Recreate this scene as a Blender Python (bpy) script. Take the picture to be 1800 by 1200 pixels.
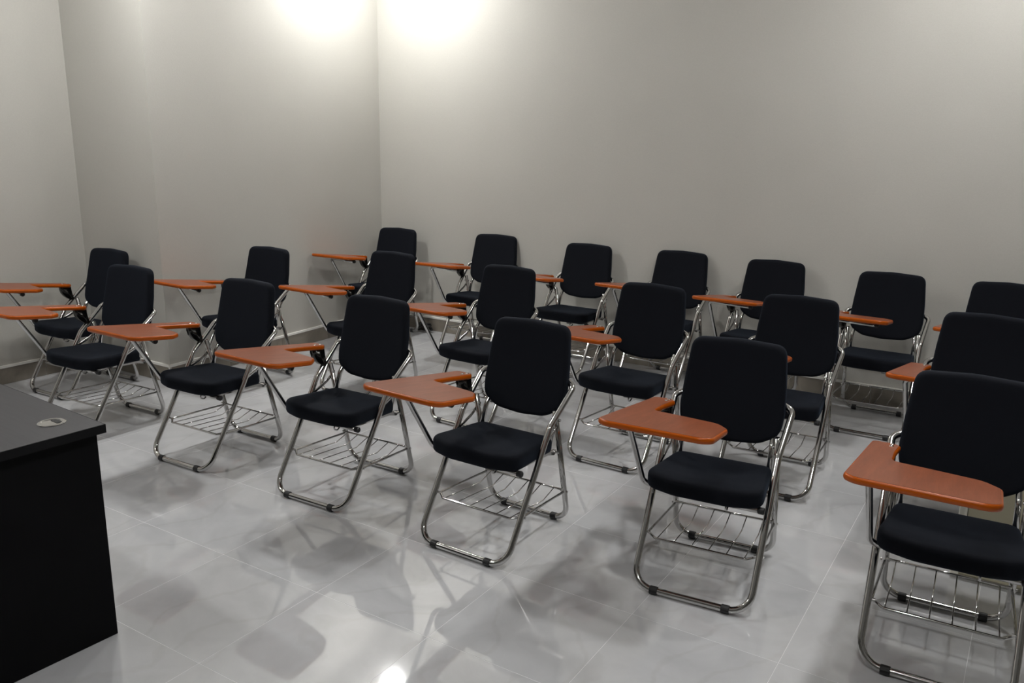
import bpy, bmesh, math, random
from mathutils import Vector, Matrix
R = math.radians
scene = bpy.context.scene
for o in list(bpy.data.objects): bpy.data.objects.remove(o, do_unlink=True)
COL = scene.collection

# ---------------------------------------------------------------- camera
cam_data = bpy.data.cameras.new('camera')
cam_data.sensor_width = 36.0
cam_data.lens = 1476.06 / 1800 * 36
cam_data.clip_start = 0.05
cam = bpy.data.objects.new('camera', cam_data); COL.objects.link(cam)
cam.matrix_world = (Matrix.Translation((4.744, -5.490, 1.605)) @ Matrix.Rotation(0.56184, 4, 'Z')
                    @ Matrix.Rotation(math.pi / 2 - 0.238282, 4, 'X') @ Matrix.Rotation(0.0154936, 4, 'Z'))
scene.camera = cam

# ---------------------------------------------------------------- world, lamps, exposure
world = bpy.data.worlds.new('world'); scene.world = world; world.use_nodes = True
world.node_tree.nodes['Background'].inputs[0].default_value = (0.6, 0.65, 0.7, 1)
world.node_tree.nodes['Background'].inputs[1].default_value = 0.05
CEIL = 3.05
# surface-mounted dome lamps on the ceiling (x, y); their opal domes give all the light of the room
LAMPS = [(0.51, -0.62), (0.50, -2.72), (0.50, -4.85), (4.50, -0.95), (4.50, -2.75), (4.50, -4.85)]
LAMP_STRENGTH = 298.0        # left column
LAMP_STRENGTH_RIGHT = 248.0  # right column
LAMP_COLOUR = (1.0, 0.995, 0.985, 1)
vs = scene.view_settings
vs.view_transform = 'Standard'; vs.look = 'None'; vs.gamma = 1.0; vs.use_curve_mapping = False
vs.exposure = 0.0
scene.display_settings.display_device = 'sRGB'

# ---------------------------------------------------------------- materials
def srgb(r, g, b):
    f = lambda c: (c / 255 / 12.92) if c / 255 <= 0.04045 else ((c / 255 + 0.055) / 1.055) ** 2.4
    return (f(r), f(g), f(b), 1)
def mat(name, col, rough=0.5, metal=0.0, **kw):
    m = bpy.data.materials.new(name); m.use_nodes = True
    b = m.node_tree.nodes['Principled BSDF']
    b.inputs['Base Color'].default_value = col
    b.inputs['Roughness'].default_value = rough
    b.inputs['Metallic'].default_value = metal
    for k, v in kw.items(): b.inputs[k.replace('_', ' ')].default_value = v
    return m
def N(m, t, **props):
    n = m.node_tree.nodes.new(t)
    for k, v in props.items(): setattr(n, k, v)
    return n
def L(m, a, b): m.node_tree.links.new(a, b)
def bsdf(m): return m.node_tree.nodes['Principled BSDF']
def noise(m, scale, detail=4, rough=0.5, vec=None, dist=0.0):
    n = N(m, 'ShaderNodeTexNoise'); n.inputs['Scale'].default_value = scale; n.inputs['Detail'].default_value = detail
    n.inputs['Roughness'].default_value = rough; n.inputs['Distortion'].default_value = dist
    if vec: L(m, vec, n.inputs['Vector'])
    return n
def ramp(m, fac, stops):
    r = N(m, 'ShaderNodeValToRGB'); L(m, fac, r.inputs[0]); e = r.color_ramp.elements
    e[0].position, e[0].color = stops[0]; e[1].position, e[1].color = stops[-1]
    for p, c in stops[1:-1]:
        q = e.new(p); q.color = c
    return r
def bump(m, h, strength, dist):
    b = N(m, 'ShaderNodeBump'); b.inputs['Strength'].default_value = strength; b.inputs['Distance'].default_value = dist
    L(m, h, b.inputs['Height']); L(m, b.outputs[0], bsdf(m).inputs['Normal']); return b
def coords(m, scale=(1, 1, 1), which='Object', rot=(0, 0, 0)):
    c = N(m, 'ShaderNodeTexCoord'); mp = N(m, 'ShaderNodeMapping'); L(m, c.outputs[which], mp.inputs[0])
    mp.inputs['Scale'].default_value = scale; mp.inputs['Rotation'].default_value = rot
    return mp.outputs[0]

M = {}
def wall_material():
    m = mat('wall_paint', srgb(190, 184, 171), 0.75)
    v = coords(m)
    n1 = noise(m, 0.9, 3, 0.5, v); n2 = noise(m, 260, 2, 0.6, v)
    r = ramp(m, n1.outputs[0], [(0.3, srgb(182, 180, 173)), (0.7, srgb(189, 187, 180))])
    mx = N(m, 'ShaderNodeMix', data_type='RGBA', blend_type='MULTIPLY'); mx.inputs[0].default_value = 0.35
    r2 = ramp(m, n2.outputs[0], [(0.3, (0.82, 0.82, 0.82, 1)), (0.7, (1, 1, 1, 1))])
    L(m, r.outputs[0], mx.inputs[6]); L(m, r2.outputs[0], mx.inputs[7]); L(m, mx.outputs[2], bsdf(m).inputs['Base Color'])
    n3 = noise(m, 120, 3, 0.6, v); bump(m, n3.outputs[0], 0.25, 0.002)
    return m
M['wall'] = wall_material()
M['dark_wall'] = mat('darkened_unseen_wall', srgb(96, 94, 90), 0.7)  # unseen walls, colour darkened so the chrome picks up dark reflections
M['ceiling'] = mat('ceiling_paint', srgb(225, 224, 220), 0.85)
def tile_material(name, lo, mid, hi, rough, scale=1.0):
    m = mat(name, mid, rough)
    c = N(m, 'ShaderNodeTexCoord'); oi = N(m, 'ShaderNodeObjectInfo')
    ad = N(m, 'ShaderNodeVectorMath', operation='ADD'); sc = N(m, 'ShaderNodeVectorMath', operation='SCALE')
    cb = N(m, 'ShaderNodeCombineXYZ'); L(m, oi.outputs['Random'], cb.inputs[0]); L(m, oi.outputs['Random'], cb.inputs[2])
    L(m, cb.outputs[0], sc.inputs[0]); sc.inputs['Scale'].default_value = 37.0
    L(m, c.outputs['Object'], ad.inputs[0]); L(m, sc.outputs[0], ad.inputs[1])
    v = ad.outputs[0]
    n = noise(m, 3.0 * scale, 6, 0.55, v, 1.6)
    r = ramp(m, n.outputs[0], [(0.28, lo), (0.5, mid), (0.72, hi)])
    w = N(m, 'ShaderNodeTexWave'); w.inputs['Scale'].default_value = 1.3 * scale; w.inputs['Distortion'].default_value = 14
    w.inputs['Detail'].default_value = 4; w.inputs['Detail Scale'].default_value = 1.2; L(m, v, w.inputs[0])
    r2 = ramp(m, w.outputs['Fac'], [(0.0, (1, 1, 1, 1)), (0.93, (1, 1, 1, 1)), (1.0, (0.93, 0.92, 0.91, 1))])
    mx = N(m, 'ShaderNodeMix', data_type='RGBA', blend_type='MULTIPLY'); mx.inputs[0].default_value = 0.6
    L(m, r.outputs[0], mx.inputs[6]); L(m, r2.outputs[0], mx.inputs[7]); L(m, mx.outputs[2], bsdf(m).inputs['Base Color'])
    return m
M['tile'] = tile_material('polished_floor_tile', srgb(188, 189, 191), srgb(195, 196, 198), srgb(201, 202, 204), 0.045)
bsdf(M['tile']).inputs['IOR'].default_value = 1.75
M['grout'] = mat('pale_grout', srgb(232, 232, 232), 0.5)
M['base_tile'] = tile_material('taupe_skirting_tile', srgb(128, 121, 111), srgb(140, 133, 122), srgb(150, 143, 132), 0.25)
M['bead'] = mat('white_skirting_bead', srgb(240, 238, 232), 0.5)
def fabric_material():
    m = mat('black_fabric', (0.0030, 0.0037, 0.0064, 1), 0.85)
    b = bsdf(m); b.inputs['Sheen Weight'].default_value = 0.045; b.inputs['Sheen Roughness'].default_value = 0.5
    b.inputs['Sheen Tint'].default_value = (0.40, 0.62, 1, 1); b.inputs['Specular IOR Level'].default_value = 0.15
    v = coords(m); n = noise(m, 900, 2, 0.6, v); bump(m, n.outputs[0], 0.4, 0.0008)
    return m
M['fabric'] = fabric_material()
M['chrome'] = mat('chrome', (0.56, 0.555, 0.545, 1), 0.07, 1.0)
M['steel'] = mat('bright_steel', (0.55, 0.54, 0.53, 1), 0.2, 1.0)
M['dark_chrome'] = mat('dark_smoked_chrome', (0.06, 0.058, 0.055, 1), 0.18, 0.9)
M['rubber'] = mat('black_rubber', (0.009, 0.009, 0.010, 1), 0.5)
def laminate_material():
    m = mat('wood_laminate', srgb(158, 98, 72), 0.34)
    v = coords(m, (20, 1.8, 1.8), 'Object', (0, 0, R(4)))
    n = noise(m, 2.2, 7, 0.62, v, 0.6)
    r = ramp(m, n.outputs[0], [(0.25, srgb(120, 62, 36)), (0.5, srgb(137, 73, 44)), (0.75, srgb(152, 84, 53))])
    v2 = coords(m, (210, 14, 14), 'Object', (0, 0, R(4))); n2 = noise(m, 2.0, 3, 0.6, v2)
    r2 = ramp(m, n2.outputs[0], [(0.35, (0.78, 0.74, 0.72, 1)), (0.55, (1, 1, 1, 1))])
    mx = N(m, 'ShaderNodeMix', data_type='RGBA', blend_type='MULTIPLY'); mx.inputs[0].default_value = 0.6
    L(m, r.outputs[0], mx.inputs[6]); L(m, r2.outputs[0], mx.inputs[7]); L(m, mx.outputs[2], bsdf(m).inputs['Base Color'])
    return m
M['laminate'] = laminate_material()
M['edge'] = mat('orange_edge_band', srgb(172, 79, 4), 0.3)
bsdf(M['edge']).inputs['Specular IOR Level'].default_value = 0.3
def desk_material(name, c1, c2, rough):
    m = mat(name, c1, rough); v = coords(m, (3, 60, 3)); n = noise(m, 2.0, 6, 0.6, v, 0.3)
    r = ramp(m, n.outputs[0], [(0.3, c1), (0.7, c2)]); L(m, r.outputs[0], bsdf(m).inputs['Base Color'])
    return m
M['desk_top'] = desk_material('dark_desk_laminate', srgb(32, 32, 38), srgb(44, 44, 50), 0.4)
M['desk_body'] = desk_material('black_desk_laminate', srgb(3, 3, 5), srgb(6, 6, 8), 0.6)
bsdf(M['desk_body']).inputs['Specular IOR Level'].default_value = 0.12
M['desk_edge'] = mat('black_edge_band', srgb(15, 15, 17), 0.5)
bsdf(M['desk_edge']).inputs['Specular IOR Level'].default_value = 0.15
M['cream'] = mat('cream_lacquer', srgb(176, 170, 146), 0.5)
M['white'] = mat('white_trim', srgb(222, 220, 208), 0.45)
M['brass'] = mat('brass', (0.62, 0.46, 0.18, 1), 0.25, 1.0)
M['dark'] = mat('dark_hole', (0.004, 0.004, 0.004, 1), 0.6)
M['cable'] = mat('black_cable', (0.012, 0.012, 0.012, 1), 0.45)
def lamp_material():
    m = mat('lamp_diffuser', (1, 1, 1, 1), 0.5)
    b = bsdf(m); b.inputs['Emission Color'].default_value = LAMP_COLOUR; b.inputs['Emission Strength'].default_value = LAMP_STRENGTH
    return m
M['lamp'] = lamp_material()
M['lamp_right'] = M['lamp'].copy(); bsdf(M['lamp_right']).inputs['Emission Strength'].default_value = LAMP_STRENGTH_RIGHT

# ---------------------------------------------------------------- mesh helpers
def link(name, me, m, parent=None, smooth=True):
    if m is not None and not me.materials: me.materials.append(m)
    o = bpy.data.objects.new(name, me); COL.objects.link(o)
    if parent is not None: o.parent = parent
    if smooth:
        for p in me.polygons: p.use_smooth = True
    return o
def obj(name, bm, m, parent=None, smooth=False):
    me = bpy.data.meshes.new(name); bmesh.ops.recalc_face_normals(bm, faces=bm.faces); bm.to_mesh(me); bm.free()
    return link(name, me, m, parent, smooth)
def add_box(bm, lo, hi, bevel=0.0, seg=2):
    t = bmesh.new(); bmesh.ops.create_cube(t, size=1.0)
    for v in t.verts:
        v.co = Vector(((v.co.x + .5) * (hi[0] - lo[0]) + lo[0], (v.co.y + .5) * (hi[1] - lo[1]) + lo[1], (v.co.z + .5) * (hi[2] - lo[2]) + lo[2]))
    if bevel: bmesh.ops.bevel(t, geom=list(t.edges), offset=bevel, segments=seg, affect='EDGES', profile=0.5)
    merge(bm, t)
def merge(bm, t):
    me = bpy.data.meshes.new('tmp'); t.to_mesh(me); t.free(); bm.from_mesh(me); bpy.data.meshes.remove(me)
def fillet(pts, rads, n=7):
    out = [Vector(pts[0])]
    for i in range(1, len(pts) - 1):
        a, b, c = Vector(pts[i - 1]), Vector(pts[i]), Vector(pts[i + 1]); r = rads[i]
        d1 = (a - b); d2 = (c - b); l1, l2 = d1.length, d2.length; d1.normalize(); d2.normalize()
        ang = d1.angle(d2)
        if r <= 0 or ang > math.pi - 0.02: out.append(b); continue
        t = min(r / math.tan(ang / 2), l1 * 0.49, l2 * 0.49); r = t * math.tan(ang / 2)
        bis = (d1 + d2).normalized(); cen = b + bis * (r / math.sin(ang / 2))
        s = (b + d1 * t) - cen; e = (b + d2 * t) - cen; tot = s.angle(e); ax = s.cross(e).normalized()
        for k in range(n + 1): out.append(cen + Matrix.Rotation(tot * k / n, 3, ax) @ s)
    out.append(Vector(pts[-1])); return out
def add_tube(bm, path, r, sides=12, flat=1.0, flat_axis=None, cap=True):
    P = [Vector(p) for p in path]; n = len(P)
    T = [(P[min(i + 1, n - 1)] - P[max(i - 1, 0)]).normalized() for i in range(n)]
    ref = Vector(flat_axis) if flat_axis else (Vector((1, 0, 0)) if abs(T[0].x) < 0.8 else Vector((0, 0, 1)))
    nrm = (ref - T[0] * ref.dot(T[0])).normalized(); rings = []
    for i in range(n):
        nrm = (nrm - T[i] * nrm.dot(T[i])).normalized(); bi = T[i].cross(nrm)
        rings.append([bm.verts.new(P[i] + nrm * (math.cos(2 * math.pi * k / sides) * r * flat) + bi * (math.sin(2 * math.pi * k / sides) * r)) for k in range(sides)])
    for i in range(n - 1):
        for k in range(sides):
            bm.faces.new((rings[i][k], rings[i][(k + 1) % sides], rings[i + 1][(k + 1) % sides], rings[i + 1][k]))
    if cap:
        bm.faces.new(rings[0][::-1]); bm.faces.new(rings[-1])
def rounded(pts, n=6):
    """pts: (x, y, r) polygon -> rounded 2d outline, counter-clockwise"""
    out = []; m = len(pts)
    for i in range(m):
        a = Vector(pts[i - 1][:2]); b = Vector(pts[i][:2]); c = Vector(pts[(i + 1) % m][:2]); r = pts[i][2]
        d1 = a - b; d2 = c - b; l1, l2 = d1.length, d2.length; d1.normalize(); d2.normalize(); ang = d1.angle(d2)
        if r <= 0 or ang > math.pi - 0.01: out.append(b); continue
        t = min(r / math.tan(ang / 2), l1 * 0.48, l2 * 0.48)
        p0 = b + d1 * t; p1 = b + d2 * t
        for k in range(n + 1):
            s = k / n; out.append(p0 * (1 - s) ** 2 + b * 2 * s * (1 - s) + p1 * s ** 2)
    return out
def inset(poly, d):
    out = []; m = len(poly)
    for i in range(m):
        a, b, c = poly[i - 1], poly[i], poly[(i + 1) % m]
        t1 = (b - a); t2 = (c - b)
        if t1.length < 1e-7: t1 = t2
        if t2.length < 1e-7: t2 = t1
        n1 = Vector((-t1.y, t1.x)).normalized(); n2 = Vector((-t2.y, t2.x)).normalized()
        nn = (n1 + n2); nn = nn.normalized() if nn.length > 1e-6 else n1
        out.append(b + nn * (d / max(0.5, nn.dot(n1))))
    return out
def cushion(outline, thick, er, mapf, topf=None, botf=None, rings=(0.92, 0.8, 0.65, 0.45, 0.25), es=4):
    """pillow body: outline polygon, height 0..thick, rounded edges er, mapf(x, y, h) -> 3d"""
    bm = bmesh.new(); c = sum(outline, Vector((0, 0))) / len(outline)
    layers = []
    top = []; bot = []
    for k in range(es + 1):
        a = math.pi / 2 * k / es
        top.append((er * (1 - math.cos(a)), thick - er + er * math.sin(a)))
        bot.append((er * (1 - math.cos(a)), er - er * math.sin(a)))
    seq = [(d, h, 1) for d, h in bot[::-1]] + [(d, h, 1) for d, h in top]
    def ring(poly, h, side, f=1.0):
        return [bm.verts.new(mapf(p.x, p.y, h + (side(p.x, p.y, f) if side else 0))) for p in poly]
    inner = inset(outline, er)
    loops = []
    for s in reversed(rings): loops.append(ring([c + (p - c) * s for p in inner], 0, botf))
    cb = bm.verts.new(mapf(c.x, c.y, 0 + (botf(c.x, c.y, 1) if botf else 0)))
    for d, h, _ in seq:
        f = topf if h > thick / 2 else botf
        loops.append(ring(inset(outline, d), h, (lambda x, y, q: f(x, y, 1)) if f else None))
    for s in rings: loops.append(ring([c + (p - c) * s for p in inner], thick, topf))
    ct = bm.verts.new(mapf(c.x, c.y, thick + (topf(c.x, c.y, 1) if topf else 0)))
    m = len(outline)
    for A, B in zip(loops, loops[1:]):
        for k in range(m): bm.faces.new((A[k], A[(k + 1) % m], B[(k + 1) % m], B[k]))
    for k in range(m):
        bm.faces.new((cb, loops[0][(k + 1) % m], loops[0][k])); bm.faces.new((ct, loops[-1][k], loops[-1][(k + 1) % m]))
    return bm
def add_cyl(bm, a, b, r, sides=16, bev=0.0):
    a = Vector(a); b = Vector(b); d = (b - a).normalized()
    if bev: 
        add_profile(bm, a, b, [(0, r - bev), (bev, r), ((b - a).length - bev, r), ((b - a).length, r - bev)], sides)
    else: add_tube(bm, [a, b], r, sides)
def add_profile(bm, a, b, prof, sides=16):
    a = Vector(a); d = (Vector(b) - a).normalized(); ref = Vector((0, 0, 1)) if abs(d.z) < .9 else Vector((1, 0, 0))
    n = (ref - d * ref.dot(d)).normalized(); q = d.cross(n); rings = []
    for t, r in prof: rings.append([bm.verts.new(a + d * t + (n * math.cos(2 * math.pi * k / sides) + q * math.sin(2 * math.pi * k / sides)) * r) for k in range(sides)])
    for A, B in zip(rings, rings[1:]):
        for k in range(sides): bm.faces.new((A[k], A[(k + 1) % sides], B[(k + 1) % sides], B[k]))
    bm.faces.new(rings[0][::-1]); bm.faces.new(rings[-1])
def prism(bm, poly, x0, x1):
    """polygon in (y, z) extruded along x"""
    A = [bm.verts.new((x0, p[0], p[1])) for p in poly]; B = [bm.verts.new((x1, p[0], p[1])) for p in poly]; m = len(poly)
    for k in range(m): bm.faces.new((A[k], A[(k + 1) % m], B[(k + 1) % m], B[k]))
    bm.faces.new(A[::-1]); bm.faces.new(B)
def tag(o, label, cat, group=None, kind=None):
    if label: o['label'] = label
    if cat: o['category'] = cat
    if group: o['group'] = group
    if kind: o['kind'] = kind
    return o
def empty(name, loc, rz=0):
    o = bpy.data.objects.new(name, None); COL.objects.link(o); o.location = loc; o.rotation_euler = (0, 0, rz)
    o.empty_display_size = 0.1; return o
def structure(name, lo, hi, m):
    bm = bmesh.new(); add_box(bm, lo, hi); o = obj(name, bm, m); o['kind'] = 'structure'; return o

# ---------------------------------------------------------------- room shell
BACK = 0.045          # front face of the back wall
XL, XJ, YJ = 0.016, -0.825, -2.19   # left wall, recessed left wall, jog between them
XB = -0.085           # the left wall runs slightly askew: x at the back corner
XR, YF = 6.6, -7.6
floor = structure('floor', (XJ - 0.15, YF - 0.15, -0.12), (XR + 0.15, BACK + 0.15, -0.0004), M['grout'])
structure('ceiling', (XJ - 0.15, YF - 0.15, CEIL), (XR + 0.15, BACK + 0.15, CEIL + 0.1), M['ceiling'])
structure('wall_back', (XB - 0.12, BACK, -0.02), (XR + 0.12, BACK + 0.12, CEIL + 0.02), M['wall'])
# the left wall is one body: main face at XL, jog at YJ
bm = bmesh.new()
plan = [(XB, BACK), (XL, YJ), (XJ, YJ), (XJ, YF), (XJ - 0.12, YF), (XJ - 0.12, BACK)]
A = [bm.verts.new((p[0], p[1], -0.02)) for p in plan]; B = [bm.verts.new((p[0], p[1], CEIL + 0.02)) for p in plan]
for k in range(len(plan)):
    bm.faces.new((A[k], A[(k + 1) % len(plan)], B[(k + 1) % len(plan)], B[k]))
bm.faces.new(A[::-1]); bm.faces.new(B)
obj('wall_left', bm, M['wall'])['kind'] = 'structure'
structure('wall_right', (XR, YF, -0.02), (XR + 0.12, BACK + 0.12, CEIL + 0.02), M['dark_wall'])
structure('wall_front', (XJ - 0.12, YF - 0.12, -0.02), (XR + 0.12, YF, CEIL + 0.02), M['dark_wall'])
# floor tiles, each a piece of its own
TS, G = 0.505, 0.0014
tile_meshes = {}
def tile_mesh(w, d):
    key = (round(w, 4), round(d, 4))
    if key not in tile_meshes:
        bm = bmesh.new(); add_box(bm, (0, 0, -0.010), (w, d, 0.0))
        top = [e for e in bm.edges if all(v.co.z > -0.001 for v in e.verts)]
        bmesh.ops.bevel(bm, geom=top, offset=0.0005, segments=1, affect='EDGES')
        me = bpy.data.meshes.new('tile'); bm.to_mesh(me); bm.free(); me.materials.append(M['tile']); tile_meshes[key] = me
    return tile_meshes[key]
def tile(x0, x1, y0, y1):
    o = bpy.data.objects.new('tile', tile_mesh(x1 - x0 - G, y1 - y0 - G)); COL.objects.link(o)
    o.location = (x0 + G / 2, y0 + G / 2, 0.0); o.parent = floor
gx = [0.18 + TS * k for k in range(-3, 14)]; gy = [-0.013 - TS * k for k in range(-1, 16)]
for i in range(len(gx) - 1):
    for j in range(len(gy) - 1):
        x0, x1 = max(gx[i], XJ), min(gx[i + 1], XR); y1, y0 = min(gy[j], BACK), max(gy[j + 1], YF)
        if x1 - x0 < 0.02 or y1 - y0 < 0.005: continue
        if x1 <= XB - 0.02 and y0 >= YJ: continue
        if x0 < XB - 0.03 < x1 and y0 >= YJ: x0 = XB - 0.03
        if y0 < YJ < y1 and x1 <= XB: y1 = YJ
        tile(x0, x1, y0, y1)
# skirting: tile pieces with a white bead on top
HB, TB = 0.112, 0.012
def skirting(name, p0, p1, inward):
    """runs p0 -> p1 along a wall; inward = unit normal into the room"""
    p0 = Vector(p0); p1 = Vector(p1); d = (p1 - p0); ln = d.length; d.normalize(); n = Vector(inward)
    root_bm = bmesh.new()
    def quadbox(b, s0, s1, o0, o1, z0, z1):
        c = [p0 + d * s0 + n * o0, p0 + d * s1 + n * o0, p0 + d * s1 + n * o1, p0 + d * s0 + n * o1]
        v = [b.verts.new((q.x, q.y, z0)) for q in c] + [b.verts.new((q.x, q.y, z1)) for q in c]
        for f in ((0, 1, 2, 3), (4, 5, 6, 7), (0, 1, 5, 4), (1, 2, 6, 5), (2, 3, 7, 6), (3, 0, 4, 7)): b.faces.new([v[k] for k in f])
    quadbox(root_bm, 0, ln, -0.002, TB - 0.003, 0.0, HB + 0.004)
    root = obj(name, root_bm, M['grout']); root['kind'] = 'structure'
    s = 0.0
    while s < ln - 0.001:
        e = min(s + TS, ln); b = bmesh.new(); quadbox(b, s + 0.0012, e - 0.0012, 0.0, TB, 0.001, HB - 0.006)
        obj('skirting_tile', b, M['base_tile'], root); s = e
    b = bmesh.new(); quadbox(b, 0, ln, -0.001, TB + 0.004, HB - 0.005, HB + 0.010)
    obj('white_bead', b, M['bead'], root)
    return root
skirting('baseboard_back', (XB, BACK), (XR, BACK), (0, -1))
_d = Vector((XB - XL, BACK - YJ)).normalized()
skirting('baseboard_left', (XL - _d.x * TB, YJ - _d.y * TB), (XB - _d.x * TB, BACK - _d.y * TB), (_d.y, -_d.x))
skirting('baseboard_jog', (XJ + TB, YJ), (XL + TB, YJ), (0, -1))
skirting('baseboard_recess', (XJ, YF), (XJ, YJ - TB), (1, 0))
skirting('baseboard_right', (XR, YF), (XR, BACK - TB), (-1, 0))
skirting('baseboard_front', (XJ + TB, YF), (XR - TB, YF), (0, 1))
# white corner strip on the skirting of the outer corner
bm = bmesh.new(); add_box(bm, (XL + TB - 0.004, YJ - TB - 0.003, 0.001), (XL + TB + 0.003, YJ - TB + 0.004, HB))
obj('trim_1', bm, M['bead'])['kind'] = 'structure'
# dome lamps on the ceiling, above the frame
def lathe(bm, prof, n=32, cap=True):
    rings = [[bm.verts.new((r * math.cos(2 * math.pi * k / n), r * math.sin(2 * math.pi * k / n), z)) for k in range(n)] for r, z in prof]
    for A_, B_ in zip(rings, rings[1:]):
        for k in range(n): bm.faces.new((A_[k], A_[(k + 1) % n], B_[(k + 1) % n], B_[k]))
    if cap: bm.faces.new(rings[-1]); bm.faces.new(rings[0][::-1])
base_me = dome_me = None
for i, (lx, ly) in enumerate(LAMPS):
    t = empty('ceiling_lamp', (lx, ly, CEIL))
    if base_me is None:
        bm = bmesh.new(); lathe(bm, [(0.10, 0.0), (0.10, -0.020), (0.094, -0.024)]); base_me = obj('base_plate', bm, M['white'], t).data
        bm = bmesh.new(); lathe(bm, [(0.085, -0.024)] + [(0.088 * math.cos(a), -0.024 - 0.075 * math.sin(a)) for a in [math.pi / 2 * k / 6 for k in range(6)]] + [(0.012, -0.099)], 24)
        dome_me = obj('opal_dome', bm, M['lamp'], t).data; dome_right = dome_me.copy(); dome_right.materials[0] = M['lamp_right']
    else:
        link('base_plate', base_me, None, t, False); link('opal_dome', dome_me if lx < 2 else dome_right, None, t, False)
    where = ('above the back left corner', 'above the left end of the front row', 'above the teacher desk',
             'above the right end of the back row', 'above the right end of the front row', 'behind the camera on the right')[i]
    tag(t, 'round white dome ceiling lamp ' + where, 'lamp', 'dome ceiling lamps')

# ---------------------------------------------------------------- tablet-arm chair
def tab_z(y): return 0.671 - 0.137 * (y + 0.35)
def build_chair():
    root = empty('tablet_chair', (0, 0, 0))
    rb = 0.0125; zb = 0.0158
    # seat cushion
    ol = rounded([(-0.184, -0.004, .05), (-0.199, -0.19, .2), (-0.213, -0.328, .06), (-0.10, -0.362, .15), (0.10, -0.362, .15),
                  (0.213, -0.328, .06), (0.199, -0.19, .2), (0.184, -0.004, .05)])
    def seat_top(x, y, q):
        r = max(0, 1 - (x / 0.19) ** 2) * max(0, 1 - ((y + 0.15) / 0.17) ** 2)
        return -0.012 * r
    def seat_map(x, y, h): return (x, y, 0.367 + h + 0.10 * max(0, -y - 0.29) * (-1.0) + 0.010 * (-(y + 0.17) / 0.17))
    obj('seat', cushion(ol, 0.064, 0.018, seat_map, seat_top), M['fabric'], root, True)
    # backrest cushion, leaning back
    ol = rounded([(-0.178, 0.858, .05), (-0.194, 0.70, .3), (-0.200, 0.60, .2), (-0.192, 0.530, .09), (-0.12, 0.489, .12), (0, 0.479, .3),
                  (0.12, 0.489, .12), (0.192, 0.530, .09), (0.200, 0.60, .2), (0.194, 0.70, .3), (0.178, 0.858, .05), (0, 0.867, .4)])
    def back_map(x, z, h):
        return (x, 0.002 + 0.225 * (z - 0.480) + 0.044 - h - 0.15 * x * x + 0.008 * math.sin(min(1, max(0, (z - 0.48) / 0.38)) * math.pi), z)
    obj('backrest', cushion(ol, 0.044, 0.016, back_map), M['fabric'], root, True)
    # front frame: one bent tube from behind the backrest down, across the floor and up again
    zf = zb
    side = [(0.150, 0.092, 0.650), (0.226, 0.062, 0.624), (0.214, -0.098, 0.495), (0.211, -0.402, zf)]
    pts = [(-p[0], p[1], p[2]) for p in side] + side[::-1]
    path = fillet(pts, [0, .035, .07, .075, .075, .07, .035, 0])
    bm = bmesh.new(); add_tube(bm, path, rb, 14); ff = obj('front_frame', bm, M['chrome'], root, True)
    for s in (-1, 1):
        bm = bmesh.new(); add_cyl(bm, (s * .130 - .015, -0.402, zf), (s * .130 + .015, -0.402, zf), 0.0155, 16, .002)
        obj('rubber_foot', bm, M['rubber'], ff)
    # rear frame
    side = [(0.196, -0.030, 0.540), (0.196, 0.100, zf)]
    pts = [(-p[0], p[1], p[2]) for p in side] + side[::-1]
    bm = bmesh.new(); add_tube(bm, fillet(pts, [0, .07, .07, 0]), 0.0118, 14); rf = obj('rear_frame', bm, M['chrome'], root, True)
    for s in (-1, 1):
        bm = bmesh.new(); add_cyl(bm, (s * .128 - .014, 0.100, zf), (s * .128 + .014, 0.100, zf), 0.0155, 16, .002)
        obj('rubber_foot', bm, M['rubber'], rf)
    for s in (-1, 1):
        bm = bmesh.new()
        add_tube(bm, fillet([(s * .172, -0.032, 0.375), (s * .170, 0.008, 0.490), (s * .166, 0.042, 0.532), (s * .158, 0.088, 0.74)], [0, .06, .05, 0]), 0.0125, 12, 0.8, (1, 0, 0))
        obj('back_upright', bm, M['chrome'], root, True)
        # seat rail: folded strip under the cushion side
        bm = bmesh.new(); x0, x1 = sorted((s * .168, s * .180))
        prism(bm, [(-0.300, 0.364), (-0.290, 0.373), (-0.02, 0.362), (0.012, 0.358), (0.018, 0.345), (0.0, 0.338), (-0.05, 0.352)], x0, x1)
        add_cyl(bm, (s * .160, 0.004, 0.352), (s * .200, 0.004, 0.352), 0.006, 10)
        obj('seat_rail', bm, M['steel'], root)
        # link between front leg and rear leg
        bm = bmesh.new()
        add_tube(bm, fillet([(s * .206, -0.150, 0.415), (s * .204, -0.105, 0.432), (s * .203, -0.055, 0.452), (s * .203, -0.012, 0.478)], [0, .04, .04, 0]), 0.0085, 8, 0.35, (1, 0, 0))
        obj('link_bar', bm, M['steel'], root, True)
        for xa, xb, yy, zz, rr in ((.180, .216, -0.020, 0.500, .006), (.190, .226, -0.287, 0.181, .005), (.180, .212, 0.064, 0.160, .005)):
            bm = bmesh.new(); add_cyl(bm, (s * xa, yy, zz), (s * xb, yy, zz), rr, 10); obj('rivet', bm, M['steel'], root)
    # short stop tube under the seat front
    bm = bmesh.new(); add_tube(bm, [(0.055, -0.300, 0.362), (0.205, -0.300, 0.362)], 0.0105, 12)
    add_tube(bm, fillet([(0.085, -0.300, 0.372), (0.085, -0.320, 0.345), (0.085, -0.295, 0.335), (0.085, -0.270, 0.35)], [0, .01, .01, 0]), 0.0035, 6)
    st = obj('stop_tube', bm, M['steel'], root, True)
    bm = bmesh.new(); add_cyl(bm, (0.192, -0.300, 0.362), (0.216, -0.300, 0.362), 0.0125, 14, .003); obj('end_cap', bm, M['rubber'], st)
    # book rack
    bm = bmesh.new()
    yf, zf2, yr2, zr2 = -0.290, 0.176, 0.064, 0.160
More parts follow.
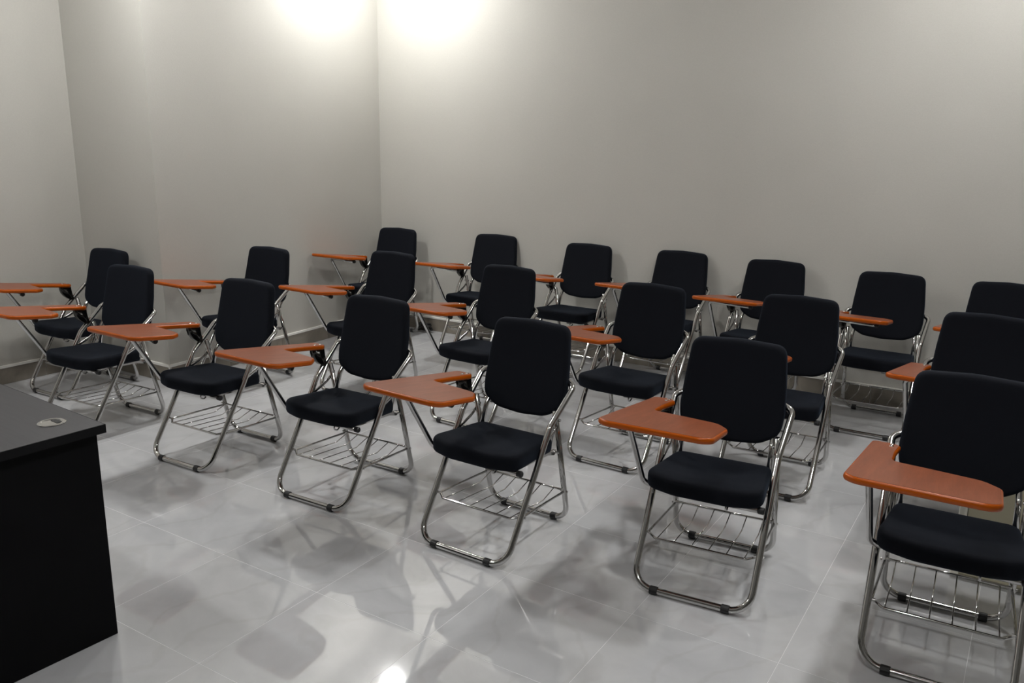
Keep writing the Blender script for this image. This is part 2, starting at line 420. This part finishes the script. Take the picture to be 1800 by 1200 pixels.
    add_tube(bm, fillet([(-.197, yr2, zr2), (-.203, yf + .02, zf2 - .003), (-.165, yf - .012, zf2 - .008), (.165, yf - .012, zf2 - .008), (.203, yf + .02, zf2 - .003), (.197, yr2, zr2)],
                        [0, .015, .02, .02, .015, 0]), 0.0052, 8)
    add_tube(bm, [(-.193, 0.040, 0.176), (.193, 0.040, 0.176)], 0.0050, 8)
    for k in range(6):
        wx = -.16 + .064 * k
        add_tube(bm, [(wx, yf - .012, zf2 - .008), (wx, -0.045, 0.150), (wx, 0.040, 0.176)], 0.0024, 6)
    obj('book_rack', bm, M['chrome'], root, True)
    # tablet support tube: from under the seat out and up, then along the tablet
    bm = bmesh.new()
    sp = [(-0.10, -0.262, 0.366), (-0.228, -0.280, 0.366), (-0.238, -0.462, 0.662), (0.030, -0.500, tab_z(-.5) - .032)]
    add_tube(bm, fillet(sp, [0, .04, .035, 0]), 0.0105, 12)
    ts = obj('tablet_support', bm, M['chrome'], root, True)
    bm = bmesh.new(); add_cyl(bm, (0.02, -0.500, tab_z(-.5) - .032), (0.040, -0.5015, tab_z(-.5) - .032), 0.0125, 12, .003); obj('end_cap', bm, M['rubber'], ts)
    # writing tablet: board, orange bullnose edge, screws
    out = rounded([(-0.276, -0.055, .02), (-0.292, -0.612, .04), (-0.262, -0.645, .05), (0.068, -0.660, .05), (0.098, -0.635, .04), (0.100, -0.450, .04), (0.055, -0.385, .07), (-0.09, -0.352, .15),
                   (-0.188, -0.335, .035), (-0.192, -0.20, .1), (-0.186, -0.080, .02), (-0.205, -0.052, .02)], 5)
    th = 0.021; e = 0.005
    inn = inset(out, e)
    def tp(p, h): return (p.x, p.y, tab_z(p.y) - 0.006 + h)
    def slab(poly, h0, h1):
        b = bmesh.new(); A_ = [b.verts.new(tp(p, h0)) for p in poly]; B_ = [b.verts.new(tp(p, h1)) for p in poly]; m = len(poly)
        for k in range(m): b.faces.new((A_[k], A_[(k + 1) % m], B_[(k + 1) % m], B_[k]))
        b.faces.new(A_[::-1]); b.faces.new(B_)
        return b
    board = obj('writing_tablet', slab(inn, -th / 2, th / 2 + 0.0006), M['laminate'], root)
    b = bmesh.new(); loops = []
    for k in range(7):
        a = -math.pi / 2 + math.pi * k / 6
        loops.append([b.verts.new(tp(p, math.sin(a) * th / 2)) for p in inset(out, e - e * math.cos(a) * 1.3)])
    m = len(out)
    for A_, B_ in zip(loops, loops[1:]):
        for k in range(m): b.faces.new((A_[k], A_[(k + 1) % m], B_[(k + 1) % m], B_[k]))
    obj('edge_band', b, M['edge'], board, True)['label'] = 'glossy orange edge'
    for yy in (-0.108, -0.074):
        b = bmesh.new(); z = tab_z(yy) - 0.006 + th / 2
        add_profile(b, (-0.212, yy, z - .001), (-0.212, yy, z + .01), [(0, .0075), (.002, .0075), (.0042, .005), (.005, .001)], 12)
        obj('screw', b, M['chrome'], board, True)
    # dark bracket carrying the arm
    b = bmesh.new()
    prism(b, [(-0.120, 0.628), (-0.120, 0.604), (-0.112, 0.580), (-0.096, 0.558), (-0.074, 0.540), (-0.056, 0.532), (-0.042, 0.540), (-0.049, 0.556), (-0.054, 0.578), (-0.057, 0.600), (-0.058, 0.617)][::-1], -0.240, -0.198)
    bmesh.ops.recalc_face_normals(b, faces=b.faces)
    bmesh.ops.bevel(b, geom=[e_ for e_ in b.edges if abs(e_.verts[0].co.x - e_.verts[1].co.x) < 1e-5], offset=0.004, segments=2, affect='EDGES')
    obj('arm_bracket', b, M['dark_chrome'], root, True)
    return root
proto = build_chair()
def copy_tree(o, parent=None):
    c = o.copy(); COL.objects.link(c); c.parent = parent
    for ch in list(o.children): copy_tree(ch, c)
    return c
FR = 'tablet chairs in the front row'; MR = 'tablet chairs in the middle row'; BR = 'tablet chairs along the back wall'
CHAIRS = [
('A1',0.390,-2.748,3.43, 'black tablet chair at the left end of the front row, partly behind the desk corner', FR),
('A2',1.278,-2.670,1.58, 'black tablet chair second from left in the front row, right of the desk', FR),
('A3',2.130,-2.629,1.26, 'black tablet chair third from left in the front row', FR),
('A4',2.987,-2.641,-1.1, 'black tablet chair fourth from left in the front row, centre of the photo', FR),
('A5',3.820,-2.468,4.91, 'black tablet chair fifth from left in the front row, facing the camera squarely', FR),
('A6',4.624,-2.512,2.78, 'nearest black tablet chair, cut by the right edge of the photo', FR),
('B1',-0.354,-2.404,1.5, 'leftmost black tablet chair, inside the wall recess behind the front row', MR),
('B2',0.357,-1.705,0.2, 'black tablet chair beside the left wall, just past the wall corner', MR),
('B3',1.154,-1.371,-1.0, 'black tablet chair of the middle row standing before the corner chair', MR),
('B4',2.089,-1.418,-2.1, 'black tablet chair of the middle row directly behind the centre front chair', MR),
('B5',3.038,-1.490,-1.8, 'black tablet chair of the middle row, behind and left of the fifth front chair', MR),
('B6',3.777,-1.374,1.3, 'black tablet chair second from right in the middle row', MR),
('B7',4.585,-1.324,-1.1, 'black tablet chair at the right end of the middle row, short piece of tablet showing', MR),
('C1',0.240,-0.220,3.0, 'black tablet chair in the far room corner', BR),
('C2',1.128,-0.089,3.6, 'black tablet chair second from the corner along the back wall', BR),
('C3',1.971,-0.155,-0.1, 'black tablet chair third from the corner along the back wall', BR),
('C4',2.663,-0.108,-1.6, 'black tablet chair fourth from the corner along the back wall', BR),
('C5',3.319,-0.156,0.1, 'black tablet chair fifth from the corner along the back wall', BR),
('C6',4.023,-0.248,0.5, 'black tablet chair sixth from the corner along the back wall, feet visible', BR),
('C7',4.623,-0.244,0.2, 'black tablet chair at the right end of the back wall row', BR),
]
for i, (code, x, y, a, lab, grp) in enumerate(CHAIRS):
    o = proto if i == 0 else copy_tree(proto)
    o.location = (x, y, 0); o.rotation_euler = (0, 0, R(a))
    tag(o, lab, 'chair', grp)

# ---------------------------------------------------------------- teacher desk
desk = empty('teacher_desk', (2.385, -4.085, -0.02), R(-3.5))
W, D = 1.50, 0.72   # the desk root sits 20 mm low so that its feet stop at the floor
bm = bmesh.new(); add_box(bm, (-W, -D, 0.722), (0, 0, 0.750), 0.0015, 1); top = obj('desktop', bm, M['desk_top'], desk)
bm = bmesh.new(); o_ = [(-W - .0012, -D - .0012), (.0012, -D - .0012), (.0012, .0012), (-W - .0012, .0012)]; i_ = [(-W + .001, -D + .001), (-.001, -D + .001), (-.001, -.001), (-W + .001, -.001)]
ls = [[bm.verts.new((p[0], p[1], z)) for p in q] for q, z in ((o_, .7225), (o_, .7495), (i_, .7503), (i_, .7223))]
for A_, B_ in zip(ls, ls[1:] + ls[:1]):
    for k in range(4): bm.faces.new((A_[k], A_[(k + 1) % 4], B_[(k + 1) % 4], B_[k]))
obj('edge_band', bm, M['desk_edge'], top)['label'] = 'black edge band of the desktop'
bm = bmesh.new(); add_box(bm, (-0.058, -D + 0.03, 0.02), (-0.033, -0.012, 0.722), 0.001, 1); obj('side_panel', bm, M['desk_body'], desk)
bm = bmesh.new(); add_box(bm, (-W + 0.033, -D + 0.03, 0.02), (-W + 0.058, -0.012, 0.722), 0.001, 1); obj('side_panel', bm, M['desk_body'], desk)
bm = bmesh.new(); add_box(bm, (-W + 0.058, -0.052, 0.12), (-0.058, -0.034, 0.722)); obj('modesty_panel', bm, M['desk_body'], desk)
gxp, gyp = -0.137, -0.094
bm = bmesh.new()
prof = [(0.0405, 0.7500), (0.0405, 0.7515), (0.037, 0.7530), (0.031, 0.7530), (0.029, 0.7512)]
rings = [[bm.verts.new((gxp + r * math.cos(2 * math.pi * k / 32), gyp + r * math.sin(2 * math.pi * k / 32), z)) for k in range(32)] for r, z in prof]
for A_, B_ in zip(rings, rings[1:]):
    for k in range(32): bm.faces.new((A_[k], A_[(k + 1) % 32], B_[(k + 1) % 32], B_[k]))
bm.faces.new(rings[-1])
gr = obj('cable_grommet', bm, M['chrome'], top, False)
bm = bmesh.new(); ol = rounded([(-0.022, 0.006, .006), (0.022, 0.006, .006), (0.022, 0.024, .01), (-0.022, 0.024, .01)])
bm.faces.new([bm.verts.new((gxp + p.x, gyp + p.y, 0.7514)) for p in ol]); 
r_ = bmesh.ops.extrude_face_region(bm, geom=list(bm.faces))
for v in [g for g in r_['geom'] if isinstance(g, bmesh.types.BMVert)]: v.co.z += 0.0008
obj('cable_slot', bm, M['dark'], top)
tag(desk, 'black teacher desk with dark grey top and round metal cable grommet, at lower left', 'desk')

# ---------------------------------------------------------------- cream cabinet glimpsed behind the nearest chair
cab = empty('low_cabinet', (4.618, -2.13, 0), R(0))
bm = bmesh.new(); add_box(bm, (0.0, 0.0, 0.02), (0.40, 0.30, 0.56), 0.002, 1); obj('body', bm, M['cream'], cab)
bm = bmesh.new(); add_box(bm, (0.0, -0.014, 0.02), (0.028, 0.0, 0.56), 0.002, 1); obj('edge_strip', bm, M['white'], cab)['label'] = 'white front edge strip'
bm = bmesh.new(); add_box(bm, (0.030, -0.012, 0.03), (0.395, 0.0, 0.55), 0.002, 1); obj('door', bm, M['cream'], cab)
bm = bmesh.new(); add_cyl(bm, (0.010, -0.014, 0.318), (0.010, -0.026, 0.318), 0.008, 14, .002); add_box(bm, (-0.010, -0.026, 0.313), (0.012, -0.020, 0.320))
obj('latch', bm, M['brass'], cab, False)['label'] = 'brass latch'
bm = bmesh.new(); add_box(bm, (0.02, 0.02, 0.0), (0.38, 0.28, 0.02)); obj('plinth', bm, M['white'], cab)
tag(cab, 'low cream cabinet with white edge glimpsed under the backrest of the nearest chair', 'cabinet')

# ---------------------------------------------------------------- tangle of cable on the floor by the back wall
random.seed(4)
pts = []
for k in range(46):
    a = k * 1.32 + random.uniform(-.2, .2); h = 0.012 + 0.085 * abs(math.sin(k * 0.37)) * random.uniform(.5, 1)
    w = 1 - 0.45 * h / 0.1
    pts.append(Vector((0.085 * w * math.cos(a) * random.uniform(.75, 1), 0.040 * w * math.sin(a) * random.uniform(.75, 1), h)))
sm = []
for i in range(len(pts) - 3):
    p0, p1, p2, p3 = pts[i:i + 4]
    for q in range(5):
        t = q / 5; sm.append(0.5 * (2 * p1 + (p2 - p0) * t + (2 * p0 - 5 * p1 + 4 * p2 - p3) * t * t + (3 * p1 - p0 - 3 * p2 + p3) * t ** 3))
for p in sm: p.z = max(p.z, 0.0052)
bm = bmesh.new(); add_tube(bm, sm, 0.005, 6)
o = obj('tangled_cable', bm, M['cable'], None, True); o.location = (0.44, -0.035, 0); o.scale = (1.1, 1.0, 0.9)
tag(o, 'small tangle of dark cable on the floor against the back wall behind the corner chair', 'cable')
